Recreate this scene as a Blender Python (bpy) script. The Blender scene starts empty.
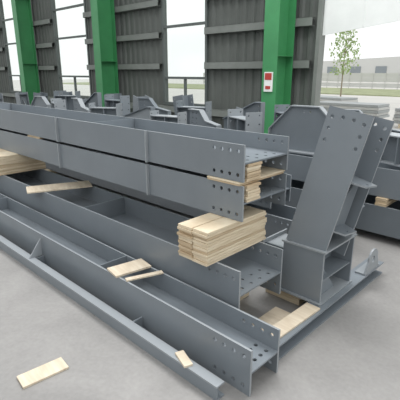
import bpy, bmesh, math, random
from mathutils import Vector, Matrix, Euler
from mathutils.geometry import tessellate_polygon
random.seed(7)
S=bpy.context.scene
# ---------------------------------------------------------------- materials
def mat(name,c,rough=0.5,metal=0.0,var=0.0,scale=6.0,bump=0.0,c2=None,stretch=None,spec=0.5):
    m=bpy.data.materials.new(name); m.use_nodes=True
    nt=m.node_tree; b=nt.nodes['Principled BSDF']
    b.inputs['Base Color'].default_value=(*c,1); b.inputs['Roughness'].default_value=rough
    b.inputs['Metallic'].default_value=metal
    b.inputs['Specular IOR Level'].default_value=spec
    if var>0 or c2 or bump>0:
        tc=nt.nodes.new('ShaderNodeTexCoord'); mp=nt.nodes.new('ShaderNodeMapping')
        if stretch: mp.inputs['Scale'].default_value=stretch
        nt.links.new(tc.outputs['Object'],mp.inputs['Vector'])
        n=nt.nodes.new('ShaderNodeTexNoise'); n.inputs['Scale'].default_value=scale
        n.inputs['Detail'].default_value=6; n.inputs['Roughness'].default_value=0.6
        nt.links.new(mp.outputs['Vector'],n.inputs['Vector'])
        r=nt.nodes.new('ShaderNodeValToRGB')
        a=tuple(x*(1-var) for x in c); d=c2 if c2 else tuple(min(1,x*(1+var)) for x in c)
        r.color_ramp.elements[0].position=0.32; r.color_ramp.elements[1].position=0.68
        r.color_ramp.elements[0].color=(*a,1); r.color_ramp.elements[1].color=(*d,1)
        nt.links.new(n.outputs['Fac'],r.inputs['Fac']); nt.links.new(r.outputs['Color'],b.inputs['Base Color'])
        if bump>0:
            bp=nt.nodes.new('ShaderNodeBump'); bp.inputs['Strength'].default_value=bump; bp.inputs['Distance'].default_value=0.01
            nt.links.new(n.outputs['Fac'],bp.inputs['Height']); nt.links.new(bp.outputs['Normal'],b.inputs['Normal'])
    return m
STEEL=mat('grey_steel_paint',(0.212,0.238,0.262),0.33,0,0.06,2.5)
STEEL2=mat('grey_steel_paint_light',(0.32,0.345,0.365),0.36,0,0.05,3)
STEELD=mat('grey_steel_paint_dark',(0.165,0.188,0.208),0.4,0,0.06,3)
WOOD=mat('pine_board',(0.70,0.56,0.38),0.7,0,0.08,5,0.1,c2=(0.84,0.73,0.55),stretch=(1,1,14))
WOOD2=mat('pine_board_dark',(0.54,0.40,0.25),0.75,0,0.12,5,0.1,c2=(0.70,0.56,0.38),stretch=(1,1,14))
PLY=mat('plywood',(0.68,0.56,0.41),0.65,0,0.08,4,0.05,c2=(0.80,0.70,0.55),stretch=(6,1,1))
GREEN=mat('green_column_paint',(0.055,0.26,0.10),0.45,0,0.1,2)
WALL=mat('wall_sheet_metal',(0.105,0.115,0.106),0.6,0,0.12,1.5)
GIRT=mat('girt_steel',(0.19,0.205,0.19),0.55,0,0.1,3)
FRAME=mat('window_frame_paint',(0.10,0.115,0.11),0.5)
WHITE=mat('white_sheet',(0.82,0.84,0.82),0.6,0,0.04,2)
LGREY=mat('light_grey_paint',(0.42,0.44,0.44),0.6)
PALE=mat('pale_facade',(0.62,0.62,0.60),0.8)
RED=mat('red_paint',(0.45,0.05,0.04),0.5)
LEAF=mat('leaf_green',(0.36,0.48,0.20),0.7,0,0.25,5)
BARK=mat('bark',(0.30,0.25,0.18),0.9)
YARD=mat('yard_concrete',(0.66,0.64,0.60),0.9,0,0.08,0.4)
GLASSD=mat('dark_glass',(0.25,0.28,0.3),0.3)
GRASS=mat('dry_grass',(0.35,0.38,0.22),0.9,0,0.25,1.0)
def floor_mat():
    m=bpy.data.materials.new('concrete_floor'); m.use_nodes=True; nt=m.node_tree; b=nt.nodes['Principled BSDF']
    tc=nt.nodes.new('ShaderNodeTexCoord')
    n1=nt.nodes.new('ShaderNodeTexNoise'); n1.inputs['Scale'].default_value=1.6; n1.inputs['Detail'].default_value=10; n1.inputs['Roughness'].default_value=.7; n1.inputs['Distortion'].default_value=.8
    n2=nt.nodes.new('ShaderNodeTexNoise'); n2.inputs['Scale'].default_value=38; n2.inputs['Detail'].default_value=4
    for n in (n1,n2): nt.links.new(tc.outputs['Object'],n.inputs['Vector'])
    r=nt.nodes.new('ShaderNodeValToRGB'); r.color_ramp.elements[0].position=.32; r.color_ramp.elements[1].position=.68
    r.color_ramp.elements[0].color=(0.295,0.285,0.275,1); r.color_ramp.elements[1].color=(0.385,0.372,0.358,1)
    nt.links.new(n1.outputs['Fac'],r.inputs['Fac'])
    mx=nt.nodes.new('ShaderNodeMix'); mx.data_type='RGBA'; mx.blend_type='MULTIPLY'; mx.inputs[0].default_value=0.25
    nt.links.new(r.outputs['Color'],mx.inputs[6]); nt.links.new(n2.outputs['Fac'],mx.inputs[7])
    nt.links.new(mx.outputs[2],b.inputs['Base Color']); b.inputs['Roughness'].default_value=0.5
    return m
FLOOR=floor_mat()
def glass_mat():
    m=bpy.data.materials.new('window_glass'); m.use_nodes=True; nt=m.node_tree
    for n in list(nt.nodes): nt.nodes.remove(n)
    o=nt.nodes.new('ShaderNodeOutputMaterial'); t=nt.nodes.new('ShaderNodeBsdfTransparent'); g=nt.nodes.new('ShaderNodeBsdfGlossy')
    t.inputs[0].default_value=(0.96,0.98,0.97,1); g.inputs['Roughness'].default_value=0.1
    mx=nt.nodes.new('ShaderNodeMixShader'); mx.inputs[0].default_value=0.04
    nt.links.new(t.outputs[0],mx.inputs[1]); nt.links.new(g.outputs[0],mx.inputs[2]); nt.links.new(mx.outputs[0],o.inputs[0])
    return m
GLASS=glass_mat()
# ---------------------------------------------------------------- builder
I4=Matrix.Identity(4)
class B:
    def __init__(s,name,*mats):
        s.name=name; s.bm=bmesh.new(); s.mats=list(mats)
    def face(s,vs,mi):
        try:
            f=s.bm.faces.new(vs); f.material_index=mi
        except ValueError: pass
    def box(s,x0,x1,y0,y1,z0,z1,mi=0,M=I4):
        v=[s.bm.verts.new(M@Vector(p)) for p in [(x0,y0,z0),(x1,y0,z0),(x1,y1,z0),(x0,y1,z0),(x0,y0,z1),(x1,y0,z1),(x1,y1,z1),(x0,y1,z1)]]
        for q in [(0,3,2,1),(4,5,6,7),(0,1,5,4),(1,2,6,5),(2,3,7,6),(3,0,4,7)]: s.face([v[i] for i in q],mi)
    def plate(s,out,holes,th,M,mi=0,seg=12,ei=None):
        ei=mi if ei is None else ei
        loops=[[Vector((x,y,0)) for x,y in out]]
        for hx,hy,hr in holes:
            loops.append([Vector((hx+hr*math.cos(-2*math.pi*i/seg),hy+hr*math.sin(-2*math.pi*i/seg),0)) for i in range(seg)])
        tris=tessellate_polygon(loops)
        flat=[p for l in loops for p in l]
        a=[s.bm.verts.new(M@p) for p in flat]; b=[s.bm.verts.new(M@(p+Vector((0,0,th)))) for p in flat]
        for t in tris:
            s.face([a[i] for i in t],mi); s.face([b[i] for i in reversed(t)],mi)
        k=0
        for li,l in enumerate(loops):
            n=len(l)
            for i in range(n):
                j=(i+1)%n; s.face([a[k+i],a[k+j],b[k+j],b[k+i]],ei if li==0 else mi)
            k+=n
    def cyl(s,c,r,h,M=I4,mi=0,seg=16,r2=None):
        r2=r if r2 is None else r2; c=Vector(c)
        a=[s.bm.verts.new(M@(c+Vector((r*math.cos(2*math.pi*i/seg),r*math.sin(2*math.pi*i/seg),0)))) for i in range(seg)]
        b=[s.bm.verts.new(M@(c+Vector((r2*math.cos(2*math.pi*i/seg),r2*math.sin(2*math.pi*i/seg),h)))) for i in range(seg)]
        s.face(a[::-1],mi); s.face(b,mi)
        for i in range(seg):
            j=(i+1)%seg; s.face([a[i],a[j],b[j],b[i]],mi)
    def done(s,loc=(0,0,0),rot=(0,0,0)):
        bmesh.ops.recalc_face_normals(s.bm,faces=s.bm.faces)
        me=bpy.data.meshes.new(s.name); s.bm.to_mesh(me); s.bm.free()
        for m in s.mats: me.materials.append(m)
        o=bpy.data.objects.new(s.name,me); S.collection.objects.link(o)
        o.location=loc; o.rotation_euler=rot
        return o
def MXZ(y): return Matrix(((1,0,0,0),(0,0,1,y),(0,1,0,0),(0,0,0,1)))
def MYZ(x): return Matrix(((0,0,1,x),(1,0,0,0),(0,1,0,0),(0,0,0,1)))
def MXY(z): return Matrix.Translation((0,0,z))
R=0.0125
def hbeam_side(name,x0,x1,y0,y1,z0,z1,tf=0.014,tw=0.010,holes=True,stiff=(),splice=(),mats=(STEEL,STEEL2),wholes=True):
    """H section lying on its side: flanges vertical (facing Y), web horizontal."""
    b=B(name,*mats); h=z1-z0; zc=(z0+z1)/2
    hs=[]
    if holes:
        for i in range(4):
            for dz in (0.18,0.82):
                hs.append((x1-0.045-0.065*i,z0+h*dz,R))
    out=[(x0,z0),(x1,z0),(x1,z1),(x0,z1)]
    b.plate(out,hs,tf,MXZ(y0),ei=1); b.plate(out,hs,tf,MXZ(y1-tf),ei=1)
    wh=[]
    if wholes:
        d=y1-y0
        for i in range(2):
            for k in range(4): wh.append((x1-0.05-0.07*i,y0+d*(0.2+0.2*k),R))
    b.plate([(x0,y0+tf),(x1,y0+tf),(x1,y1-tf),(x0,y1-tf)],wh,tw,MXY(zc-tw/2))
    for sx in stiff:
        b.box(sx-.005,sx+.005,y0+tf,y1-tf,zc+tw/2,z1-.002); b.box(sx-.005,sx+.005,y0+tf,y1-tf,z0+.002,zc-tw/2)
    for sx in splice:
        b.box(sx-.006,sx+.006,y0-.022,y0,z0-.004,z1+.004,1)
    return b.done()
# ---------------------------------------------------------------- floor, yard
b=B('floor',FLOOR); b.box(-34,9,-9,8.0,-0.1,0); b.done()
b=B('yard_ground',YARD); b.box(-90,70,8.0,95,-0.1,-0.005); b.done()
# ---------------------------------------------------------------- walls
YW=8.0; WH=6.5
wins=[(-25.6,-23.3),(-19.5,-17.4),(-15.0,-12.9),(-9.05,-7.5)]
SILL=0.78; WTOP=4.6; GATE0=-4.42; GATE1=1.4; GTOP=4.4
def ribs(b,x0,x1,z0,z1,yw=8.0,s=1):
    p=0.24
    prof=[(0,0),(0.10,0),(0.13,-0.035),(0.20,-0.035),(0.24,0)]
    pts=[(x0,0)]
    k=math.floor(x0/p)
    while k*p<x1:
        for dx,dy in prof[:-1]:
            X=k*p+dx
            if x0<X<x1: pts.append((X,dy))
        k+=1
    pts.append((x1,0))
    va=[b.bm.verts.new((x,yw+y*s,z0)) for x,y in pts]; vb=[b.bm.verts.new((x,yw+y*s,z1)) for x,y in pts]
    for i in range(len(pts)-1): b.face([va[i],va[i+1],vb[i+1],vb[i]],0)
    if s>0: b.box(x0,x1,yw+.03,yw+.08,z0,z1)
    else: b.box(x0,x1,yw-.08,yw-.03,z0,z1)
b=B('wall_back',WALL); edges=-34.0
for a,c in wins:
    ribs(b,edges,a,0,WH); ribs(b,a,c,0,SILL); ribs(b,a,c,WTOP,WH); edges=c
ribs(b,edges,GATE0-.03,0,WH); b.done()
b=B('wall_back',WALL); ribs(b,GATE0-.03,GATE1+.01,GTOP+.16,WH); b.done()
b=B('wall_back',WALL); ribs(b,GATE1+.01,9,0,WH); b.done()
b=B('light_block_wall',WALL); ribs(b,-34,9,0,1.2,-9,-1); ribs(b,-34,9,2.9,4.5,-9,-1)  # unseen wall behind the camera, added to block light on the beam fronts
for i in range(8): ribs(b,-34+i*6,min(9,-34+i*6+1),1.2,2.9,-9,-1)
b.done()
for i,(a,c) in enumerate(wins):
    w=B('window_%d'%(i+1),FRAME,GLASS); y0=YW-.06;y1=YW+.04;t=.06
    w.box(a-t,a+.01,y0,y1,SILL-t,WTOP+t); w.box(c-.01,c+t,y0,y1,SILL-t,WTOP+t)
    w.box(a,c,y0,y1,SILL-t,SILL+.02); w.box(a,c,y0,y1,WTOP,WTOP+t)
    for z in (1.45,2.75,3.7): w.box(a,c,y0+.01,y1,z-.03,z+.03)
    w.box((a+c)/2-.02,(a+c)/2+.02,y0+.02,y1,SILL,1.45)
    w.box(a,c,YW+.0,YW+.008,SILL,WTOP,1)
    w.done()
n=1
for z in (0.62,1.75,2.55,3.35,4.75,5.6):
    segs=[]; e=-34.0
    if SILL<z<WTOP:
        for a,c in wins: segs.append((e,a-.07)); e=c+.07
        segs.append((e,GATE0-.1))
    else: segs=[(-34.0,GATE0-.1)]
    g=B('trim_%d'%n,GIRT); n+=1
    for a,c in segs:
        g.box(a,c,YW-.17,YW-.165,z-.08,z+.08); g.box(a,c,YW-.17,YW-.04,z+.075,z+.08); g.box(a,c,YW-.17,YW-.04,z-.08,z-.075)
    g.done()
for cx in (-27.5,-21.9,-16.5,-11.2,-5.05):
    c=B('green_steel_column',GREEN,LGREY)
    w=.17; ya=7.22; yb=7.80
    c.box(cx-w,cx+w,ya,ya+.018,0.02,WH); c.box(cx-w,cx+w,yb-.018,yb,0.02,WH); c.box(cx-.007,cx+.007,ya+.018,yb-.018,0.02,WH)
    c.box(cx-.25,cx+.25,ya-.06,yb+.02,0,0.02)
    for z in (1.9,4.2):
        c.box(cx-w,cx+w,ya+.018,yb-.018,z,z+.012)
    c.done()
s=B('notice_sign',RED,WHITE); s.box(-5.15,-4.95,7.195,7.218,1.22,1.60,1); s.box(-5.13,-4.97,7.188,7.195,1.45,1.58,0); s.box(-5.11,-4.99,7.188,7.195,1.27,1.33,0); s.done()
g=B('door_1',GIRT,WHITE)
g.box(GATE0-.02,GATE0+.06,YW-.12,YW+.1,0,GTOP); g.box(GATE1-.10,GATE1,YW-.12,YW+.1,0,GTOP); g.box(GATE0,GATE1,YW-.12,YW+.1,GTOP,GTOP+.15)
x0=GATE0+.06; x1=GATE1-.10
def cz(x): return 2.28+ (x-GATE0)*0.11
g.plate([(x0,cz(x0)),(x1,cz(x1)),(x1,GTOP),(x0,GTOP)],[],.02,MXZ(YW-.02),1)
for k in range(1,7):
    X=x0+(x1-x0)*k/7
    g.box(X-.012,X+.012,YW-.03,YW-.02,cz(X)+.02,GTOP-.02,1)
g.done()
# ---------------------------------------------------------------- main stack
XL=-9.6
hbeam_side('steel_beam',XL,-1.03,1.43,1.69,0.0,0.275,stiff=(-2.4,-4.6,-6.8))
hbeam_side('steel_beam',XL,-1.36,1.74,2.20,0.15,0.48,stiff=(-3.1,-5.4,-7.6))
hbeam_side('steel_beam',XL,-1.51,1.94,2.43,0.70,0.93,stiff=(-3.2,-6.0),splice=(-2.42,-3.78,-6.4))
hbeam_side('steel_beam',XL,-1.51,1.94,2.43,0.955,1.185,stiff=(-3.2,-6.0),splice=(-2.42,-3.78,-6.4))
f=B('steel_floor_frame',STEEL,STEEL2)
f.box(XL,-1.13,1.29,1.302,0,0.077); f.box(XL,-1.13,1.302,1.35,0.0,0.008); f.box(XL,-1.13,1.29,1.35,0.077,0.087,1)
for X in (-1.9,-3.25,-4.7,-6.3):
    f.box(X-.04,X+.04,1.35,1.425,0,0.012); f.box(X-.006,X+.006,1.35,1.425,0.012,0.085)
    if X<-3: f.plate([(1.302,0.087),(1.42,0.087),(1.42,0.24)],[],.01,MYZ(X-.03),1)
f.done()
def planks(name,x0,x1,y0,y1,z0,z1,th=.022,j=.012,m=(WOOD,WOOD2),cols=1):
    b=B(name,*m); n=max(1,round((z1-z0)/th)); t=(z1-z0)/n
    for i in range(n):
        for c in range(cols):
            a=[random.uniform(0,j) for _ in range(4)]
            mi=1 if random.random()<.3 else 0
            za=z0+i*t+.0006; zb=z0+(i+1)*t-.0022
            if cols==1: b.box(x0+a[0],x1-a[1],y0+a[2]*1.5,y1-a[3]*1.5,za,zb,mi)
            else:
                w=(x1-x0)/cols; b.box(x0+c*w+.001,x0+(c+1)*w-.001-a[0]*.5,y0+a[2]*2,y1-a[3]*2,za,zb,mi)
    return b.done()
planks('timber_block_stack',-1.79,-1.54,1.64,2.26,.482,.699,.018,cols=2)
planks('timber_block_stack',-5.35,-4.78,1.66,2.26,.482,.699,.02,cols=2)
planks('timber_block_stack',-7.9,-7.5,1.64,2.26,.482,.699,.02,cols=2)
planks('timber_spacer',-1.80,-1.52,1.92,2.43,.9305,.9545,.012)
planks('timber_spacer',-4.5,-4.2,1.945,2.43,.9305,.9545,.012)
planks('timber_spacer',-7.5,-7.2,1.92,2.43,.9305,.9545,.012)
planks('timber_block_stack',-1.60,-1.50,1.97,2.12,.8205,.9295,.018)
planks('timber_block_stack',-1.60,-1.50,1.97,2.12,.956,1.064,.018)
for X in (-1.75,-4.5,-7.5): planks('timber_bearer',X-.1,X+.1,1.72,2.24,0,.149,.05)
def board(name,c,l,w,t,rz,m=PLY,rx=0,ry=0):
    b=B(name,m); b.box(-l/2,l/2,-w/2,w/2,0,t); return b.done(c,(rx,ry,rz))
board('plywood_offcut',(-3.85,1.93,.481),.62,.24,.012,math.radians(68))
board('plywood_offcut',(-2.20,1.56,.2765),.27,.15,.014,math.radians(80))
board('plywood_offcut',(-2.03,1.56,.2765),.26,.04,.010,math.radians(70))
board('plywood_offcut',(-1.96,.775,.001),.25,.11,.012,math.radians(84))
board('plywood_offcut',(-1.40,1.32,.0875),.13,.05,.012,math.radians(-20))
board('plywood_offcut',(-1.33,2.00,.001),.46,.16,.014,math.radians(90))
board('plywood_offcut',(-1.30,1.98,.016),.40,.09,.014,math.radians(78))
board('plywood_offcut',(-1.16,2.00,.101),.56,.10,.012,math.radians(88))
k=B('steel_skid_rail',STEEL,STEEL2)
k.box(-1.21,-1.08,1.72,3.30,0,0.010); k.box(-1.21,-1.08,1.72,3.30,0.09,0.10); k.box(-1.149,-1.141,1.72,3.30,.01,.09)
k.done()
k=B('steel_lifting_eye_plate',STEEL2)
out=[(2.95,0.115)]+[(3.08+.085*math.cos(a),.20+.085*math.sin(a)) for a in [math.radians(x) for x in range(180,-1,-20)]]+[(3.20,.115)]
k.plate(out,[(3.08,.20,.028)],.014,MYZ(-1.10)); k.box(-1.17,-1.085,2.95,3.22,.1005,.115)
k.done()
# ---------------------------------------------------------------- leaning haunch
kn=B('steel_haunch_section',STEEL,STEEL2,STEELD)
T=Matrix.Translation((-1.285,2.34,.47)) @ Matrix.Rotation(math.radians(10),4,'Y') @ Matrix.Rotation(math.radians(-9),4,'X')
W=.145; L=.93; D=.37
hol=[]
for i in range(3):
    for q in (-.105,.105): hol.append((q,L-.06-i*.075,R))
hol+= [(-.035,L-.05,R),(.035,L-.05,R)]
kn.plate([(-W,0),(W,0),(W,L),(-W,L)],hol,.016,T@MXZ(0),ei=1)
kn.plate([(-W,-.06),(W,-.06),(W,L),(-W,L)],hol,.016,T@MXZ(D),ei=1)
kn.plate([(.016,0),(D,-.06),(D,L),(.016,L)],[(.1,L-.08,R),(.2,L-.08,R),(.29,L-.08,R),(.1,L-.17,R),(.2,L-.17,R),(.29,L-.17,R)],.012,T@MYZ(-.006),2)
for z,e in ((.16,.05),(.50,.07)):
    kn.plate([(.006,.016),(W+e,.10),(W+e,D-.08),(.006,D)],[(W+e-.03,D*.5,R)],.012,T@MXY(z),0,ei=1)
    kn.box(-W+.01,-.006,.016,D,z,z+.012,0,T)
kn.plate([(.03,.172),(D-.03,.172),(D-.03,.50),(D-.10,.50)],[],.012,T@MYZ(.07),0,ei=1)
for xx in (.06,-.08):
    kn.plate([(D+.016,.05),(D+.15,.12),(D+.15,.20),(D+.016,.62)],[(D+.10,.16,R)],.012,T@MYZ(xx),1)
kn.box(-.12,.12,D+.016,D+.13,.30,.312,0,T)
kn.plate([(-1.44,.10),(-1.135,.10),(-1.135,.475),(-1.44,.475)],[],.016,MXZ(2.33),ei=1)
kn.box(-1.30,-1.288,2.346,2.76,.10,.44)
kn.box(-1.45,-1.13,2.76,2.776,.10,.47)
kn.box(-1.45,-1.12,2.32,2.79,.475,.487,1)
kn.box(-1.45,-1.12,2.31,2.79,.102,.113,1)
kn.box(-1.288,-1.14,2.346,2.76,.26,.27)
kn.plate([(2.346,.113),(2.62,.113),(2.346,.42)],[],.01,MYZ(-1.19),0,ei=1)
kn.box(-1.60,-1.45,2.34,2.352,.16,.42); kn.box(-1.60,-1.45,2.34,2.60,.40,.412,1); kn.box(-1.60,-1.45,2.34,2.60,.16,.172)
kn.plate([(2.31,.14),(2.63,.14),(2.63,.44),(2.31,.44)],[(2.35,.18,R),(2.35,.40,R),(2.59,.18,R),(2.59,.40,R)],.014,MYZ(-1.614),1)
kn.done()
planks('timber_bearer',-1.60,-1.30,2.36,2.66,0,.099,.05)
def knee(name,loc,rz,lean=12,L=.95,W=.15,D=.28,mats=(STEEL,STEEL2),tilt=0):
    b=B(name,*mats); T=Matrix.Translation((0,0,.30))@Matrix.Rotation(math.radians(lean),4,'Y')@Matrix.Rotation(math.radians(tilt),4,'X')
    hol=[(q,L-.06-i*.09,R) for i in range(3) for q in (-.1,.1)]
    b.plate([(-W,-.02),(W,-.02),(W,L),(-W,L)],hol,.014,T@MXZ(0),ei=1); b.plate([(-W,-.02),(W,-.02),(W,L),(-W,L)],hol,.014,T@MXZ(D),ei=1)
    b.box(-.006,.006,.014,D,0,L,0,T)
    for z in (.2,.6): b.box(-W+.01,W-.01,.014,D,z,z+.012,0,T)
    b.plate([(W*0+.006,.02),(.36,.02),(.36,.10),(.006,.50)],[(.3,.06,R)],.012,T@MXZ(D/2),1)
    b.box(-W-.05,W+.05,-.03,D+.05,.27,.285,1); b.box(-W,W,0,.012,0,.27); b.box(-W,W,D-.012,D,0,.27); b.box(-.006,.006,.012,D-.012,0,.27)
    b.box(-W-.05,W+.05,-.03,D+.05,0,.014,1)
    return b.done(loc,(0,0,math.radians(rz)))
# ---------------------------------------------------------------- second row
hbeam_side('steel_beam',-9.5,0.9,3.95,4.40,0.08,0.36,mats=(STEELD,STEEL2),stiff=(-1.0,-2.2,-3.4))
hbeam_side('steel_beam',-9.5,0.2,4.00,4.42,0.44,0.72,mats=(STEEL,STEEL2),stiff=(-1.0,-2.2,-3.4))
hbeam_side('steel_beam',-9.5,0.6,4.60,5.05,0.08,0.38,mats=(STEEL,STEEL2))
hbeam_side('steel_beam',-9.5,-1.2,4.60,5.05,0.46,0.74,mats=(STEELD,STEEL2))
for X in (-.6,-3.2,-6.0,-8.8):
    planks('timber_bearer',X-.06,X+.06,3.9,5.1,0,.079,.04)
    planks('timber_bearer',X-.86,X-.74,3.95,4.45,.361,.439,.026); planks('timber_bearer',X-.86,X-.74,4.55,5.1,.381,.459,.026)
hbeam_side('steel_beam',-7.5,-1.75,3.05,3.40,0.08,0.34,mats=(STEEL,STEEL2))
hbeam_side('steel_beam',-7.5,-2.05,3.05,3.38,0.40,0.66,mats=(STEELD,STEEL2))
for X in (-2.6,-6.4):
    planks('timber_bearer',X-.06,X+.06,3.0,3.45,0,.079,.04); planks('timber_bearer',X-.06,X+.06,3.0,3.45,.341,.399,.03)
def bracket(name,loc,rz,w=.7,h=.42,mats=(STEEL2,STEEL),kind=0):
    b=B(name,*mats)
    if kind==3:
        d=.22; hs=[(-d/2+.035,.04+i*(h-.08)/3,R) for i in range(4)]+[(d/2-.035,.04+i*(h-.08)/3,R) for i in range(4)]
        o=[(-d/2,0),(d/2,0),(d/2,h),(-d/2,h)]
        b.plate(o,hs,.016,MYZ(w/2),1); b.plate(o,hs,.016,MYZ(-w/2-.016),1)
        b.box(-w/2,w/2,-d/2+.01,d/2-.01,0,.012,1); b.box(-w/2,w/2,-.005,.005,.012,h*.75); b.box(-w/2,w/2,-d/2+.01,d/2-.01,h*.75,h*.75+.012,1)
        b.box(0,.01,-d/2+.01,d/2-.01,.012,h*.75)
        return b.done(loc,(0,0,math.radians(rz)))
    if kind==0:
        o=[(-w/2,0),(w/2,0),(w/2,h*.55),(w*.22,h),(-w*.18,h),(-w/2,h*.45)]
        hs=[(-w*.36,.08,R),(-w*.36,.15,R),(w*.40,.08,R),(w*.40,.16,R),(0,h-.06,R),(.07,h-.06,R)]
    elif kind==1:
        o=[(-w/2,0),(w/2,0),(w/2,h),(w/2-.12,h),(-w/2,h*.4)]
        hs=[(w/2-.06,h-.05-.07*i,R) for i in range(4)]
    else:
        o=[(-w/2,0),(w/2,0),(w/2,h*.5),(w*.1,h*.62),(-w*.1,h),(-w/2,h)]
        hs=[(-w/2+.06,h-.05-.07*i,R) for i in range(4)]+[(-w/2+.14,h-.05-.07*i,R) for i in range(4)]
    b.plate(o,hs,.014,MXZ(-.007))
    b.box(-w/2,w/2,-.12,.12,-.014,0,1)
    for i in range(1,len(o)):
        p=Vector(o[i]); q=Vector(o[(i+1)%len(o)])
        if i==len(o)-1 and kind!=0: continue
        d=(q-p); l=d.length
        if l<.05: continue
        a=math.atan2(d.y,d.x)
        M=Matrix.Translation((p.x,0,p.y))@Matrix.Rotation(-a,4,'Y')
        b.box(0,l,-.045,.045,-.006,.006,1,M)
    return b.done(loc,(0,0,math.radians(rz)))
zr=.735
spec=[(-2.45,4.22,.85,.50,0,4),(-3.30,4.22,.5,.40,3,-25),(-4.0,4.22,.6,.36,2,-5),(-4.75,4.22,.5,.30,3,12),(-5.5,4.22,.8,.34,1,0),(-6.4,4.22,.5,.34,3,30),(-7.2,4.22,.7,.38,2,-6),(-8.1,4.22,.5,.34,3,-20),(-8.9,4.22,.7,.36,0,3),(-1.35,4.22,.5,.36,3,-20)]
for x,y,w,h,kd,rz in spec:
    bracket('steel_gusset_bracket',(x,y,zr),rz,w,h,kind=kd,mats=(STEEL,STEEL2) if kd!=1 else (STEEL2,STEEL))
zr=.755
for x,w,h,kd,rz in [(-2.0,.8,.42,2,12),(-3.0,.5,.42,3,-30),(-3.8,.7,.44,1,0),(-4.8,.5,.40,3,20),(-5.8,.7,.40,2,10),(-6.9,.5,.42,3,0),(-7.8,.6,.44,1,0),(-8.8,.5,.44,3,35)]:
    bracket('steel_gusset_bracket',(x,4.82,zr),rz,w,h,kind=kd,mats=(STEELD,STEEL))
knee('steel_haunch_section',(-1.85,3.52,0),10,14,.80,mats=(STEEL,STEEL2))
for i,x in enumerate([-13.6,-12.7,-11.7,-10.8,-9.9,-9.0,-7.6,-6.2,-4.9]):
    knee('steel_haunch_section',(x,5.75+.15*(i%3),0),random.uniform(-25,25),random.uniform(-16,16),random.uniform(.62,.86),mats=(STEELD,STEEL) if i%2 else (STEEL,STEEL2))
for i,x in enumerate([-15.5,-14.0,-12.2]):
    knee('steel_haunch_section',(x,4.4+.2*(i%2),0),random.uniform(-25,25),random.uniform(-12,12),random.uniform(.62,.8),mats=(STEEL,STEEL2))
# ---------------------------------------------------------------- outside
def tree(loc,h=3.6,seed=1,n=420,spread=.9):
    random.seed(seed); b=B('young_tree',BARK,LEAF)
    b.cyl((0,0,0),.045,h*.9,mi=0,seg=8,r2=.012)
    for i in range(14):
        z=h*random.uniform(.35,.8); a=random.uniform(0,6.28)
        M=Matrix.Translation((0,0,z))@Matrix.Rotation(a,4,'Z')@Matrix.Rotation(math.radians(random.uniform(25,45)),4,'Y')
        b.cyl((0,0,0),.012,spread*random.uniform(.5,.9),M=M,mi=0,seg=5,r2=.004)
    for i in range(n):
        z=h*random.uniform(.38,1.08); rr=spread*math.sin(min(1,max(0.1,(h*1.12-z)/(h*.75)))*2.4)*random.random()**.6; a=random.uniform(0,6.28)
        M=Matrix.Translation((rr*math.cos(a),rr*math.sin(a),z))@Euler((random.uniform(0,6),random.uniform(0,6),random.uniform(0,6))).to_matrix().to_4x4()
        s=random.uniform(.05,.10); v=[b.bm.verts.new(M@Vector(p)) for p in [(-s,0,0),(0,-s*.6,0),(s,0,0),(0,s*.6,0)]]; b.face(v,1)
    return b.done(loc)
tree((-10.4,21.5,0),3.9,3,620,.8); tree((-6.1,20.5,0),3.5,5,560,.7)
f=B('boundary_fence',PALE)
for i in range(60): f.box(-40+i*1.2,-39.94+i*1.2,42,42.06,0,1.5)
for z in (.35,.85,1.3): f.box(-40,31,42.06,42.1,z-.2,z+.2)
f.done()
gr=B('grass_verge',GRASS); gr.box(-60,50,30,41,-.004,.06); gr.done()
h=B('distant_workshop_building',PALE,WHITE,GLASSD)
h.plate([(-45,0),(30,0),(30,3.6),(-8,5.0),(-45,3.6)],[],12,MXZ(80),0)
for i in range(14): h.box(-42+i*4.8,-40+i*4.8,79.9,80.0,1.2,2.6,2)
h.done()
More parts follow.
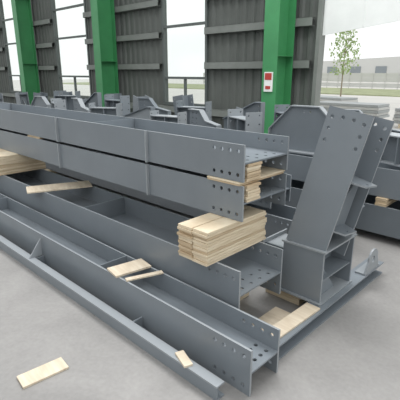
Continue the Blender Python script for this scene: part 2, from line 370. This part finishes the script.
for j,(x,y) in enumerate([(-6.6,14.5),(-3.4,13.5),(-9.0,17.5)]):
    p=B('sheet_steel_bundle',PALE,WOOD,LGREY)
    for i in range(5): p.box(-1.2+random.uniform(0,.06),1.2-random.uniform(0,.06),-.5,.5,.12+i*.09,.12+i*.09+.08,0 if i%2 else 2)
    for xx in (-.9,0,.9): p.box(xx-.06,xx+.06,-.55,.55,0,.12,1)
    p.done((x,y,0),(0,0,math.radians(-8*j)))
# ---------------------------------------------------------------- light
w=bpy.data.worlds.new('World'); S.world=w; w.use_nodes=True; nt=w.node_tree
bg=nt.nodes['Background']; tc=nt.nodes.new('ShaderNodeTexCoord'); sp=nt.nodes.new('ShaderNodeSeparateXYZ'); cr=nt.nodes.new('ShaderNodeValToRGB')
nt.links.new(tc.outputs['Generated'],sp.inputs[0]); nt.links.new(sp.outputs['Z'],cr.inputs['Fac']); nt.links.new(cr.outputs['Color'],bg.inputs['Color'])
cr.color_ramp.elements[0].color=(.84,.86,.855,1); cr.color_ramp.elements[1].color=(.95,.97,.98,1); cr.color_ramp.elements[1].position=.6
bg.inputs['Strength'].default_value=1.3
def area(name,loc,size,power,rot=(0,0,0)):
    l=bpy.data.lights.new(name,'AREA'); l.shape='RECTANGLE'; l.size,l.size_y=size; l.energy=power; o=bpy.data.objects.new(name,l); S.collection.objects.link(o); o.location=loc; o.rotation_euler=rot
area('overhead_fill',(-3,4.5,7.5),(6,3),480,(math.radians(-18),0,0))  # added fill light, brightens the steel from above; no actual fixture
# ---------------------------------------------------------------- camera
cam=bpy.data.cameras.new('cam'); co=bpy.data.objects.new('cam',cam); S.collection.objects.link(co); S.camera=co
cam.sensor_width=36; cam.sensor_fit='HORIZONTAL'; cam.lens=36*415/400; cam.clip_end=300
p=math.atan(128/415); F=Vector((-.695,.719,0)).normalized(); d=F*math.cos(p)+Vector((0,0,-math.sin(p)))
co.location=(0,0,1.6); co.rotation_euler=d.to_track_quat('-Z','Y').to_euler()
S.view_settings.view_transform='Standard'; S.view_settings.look='None'
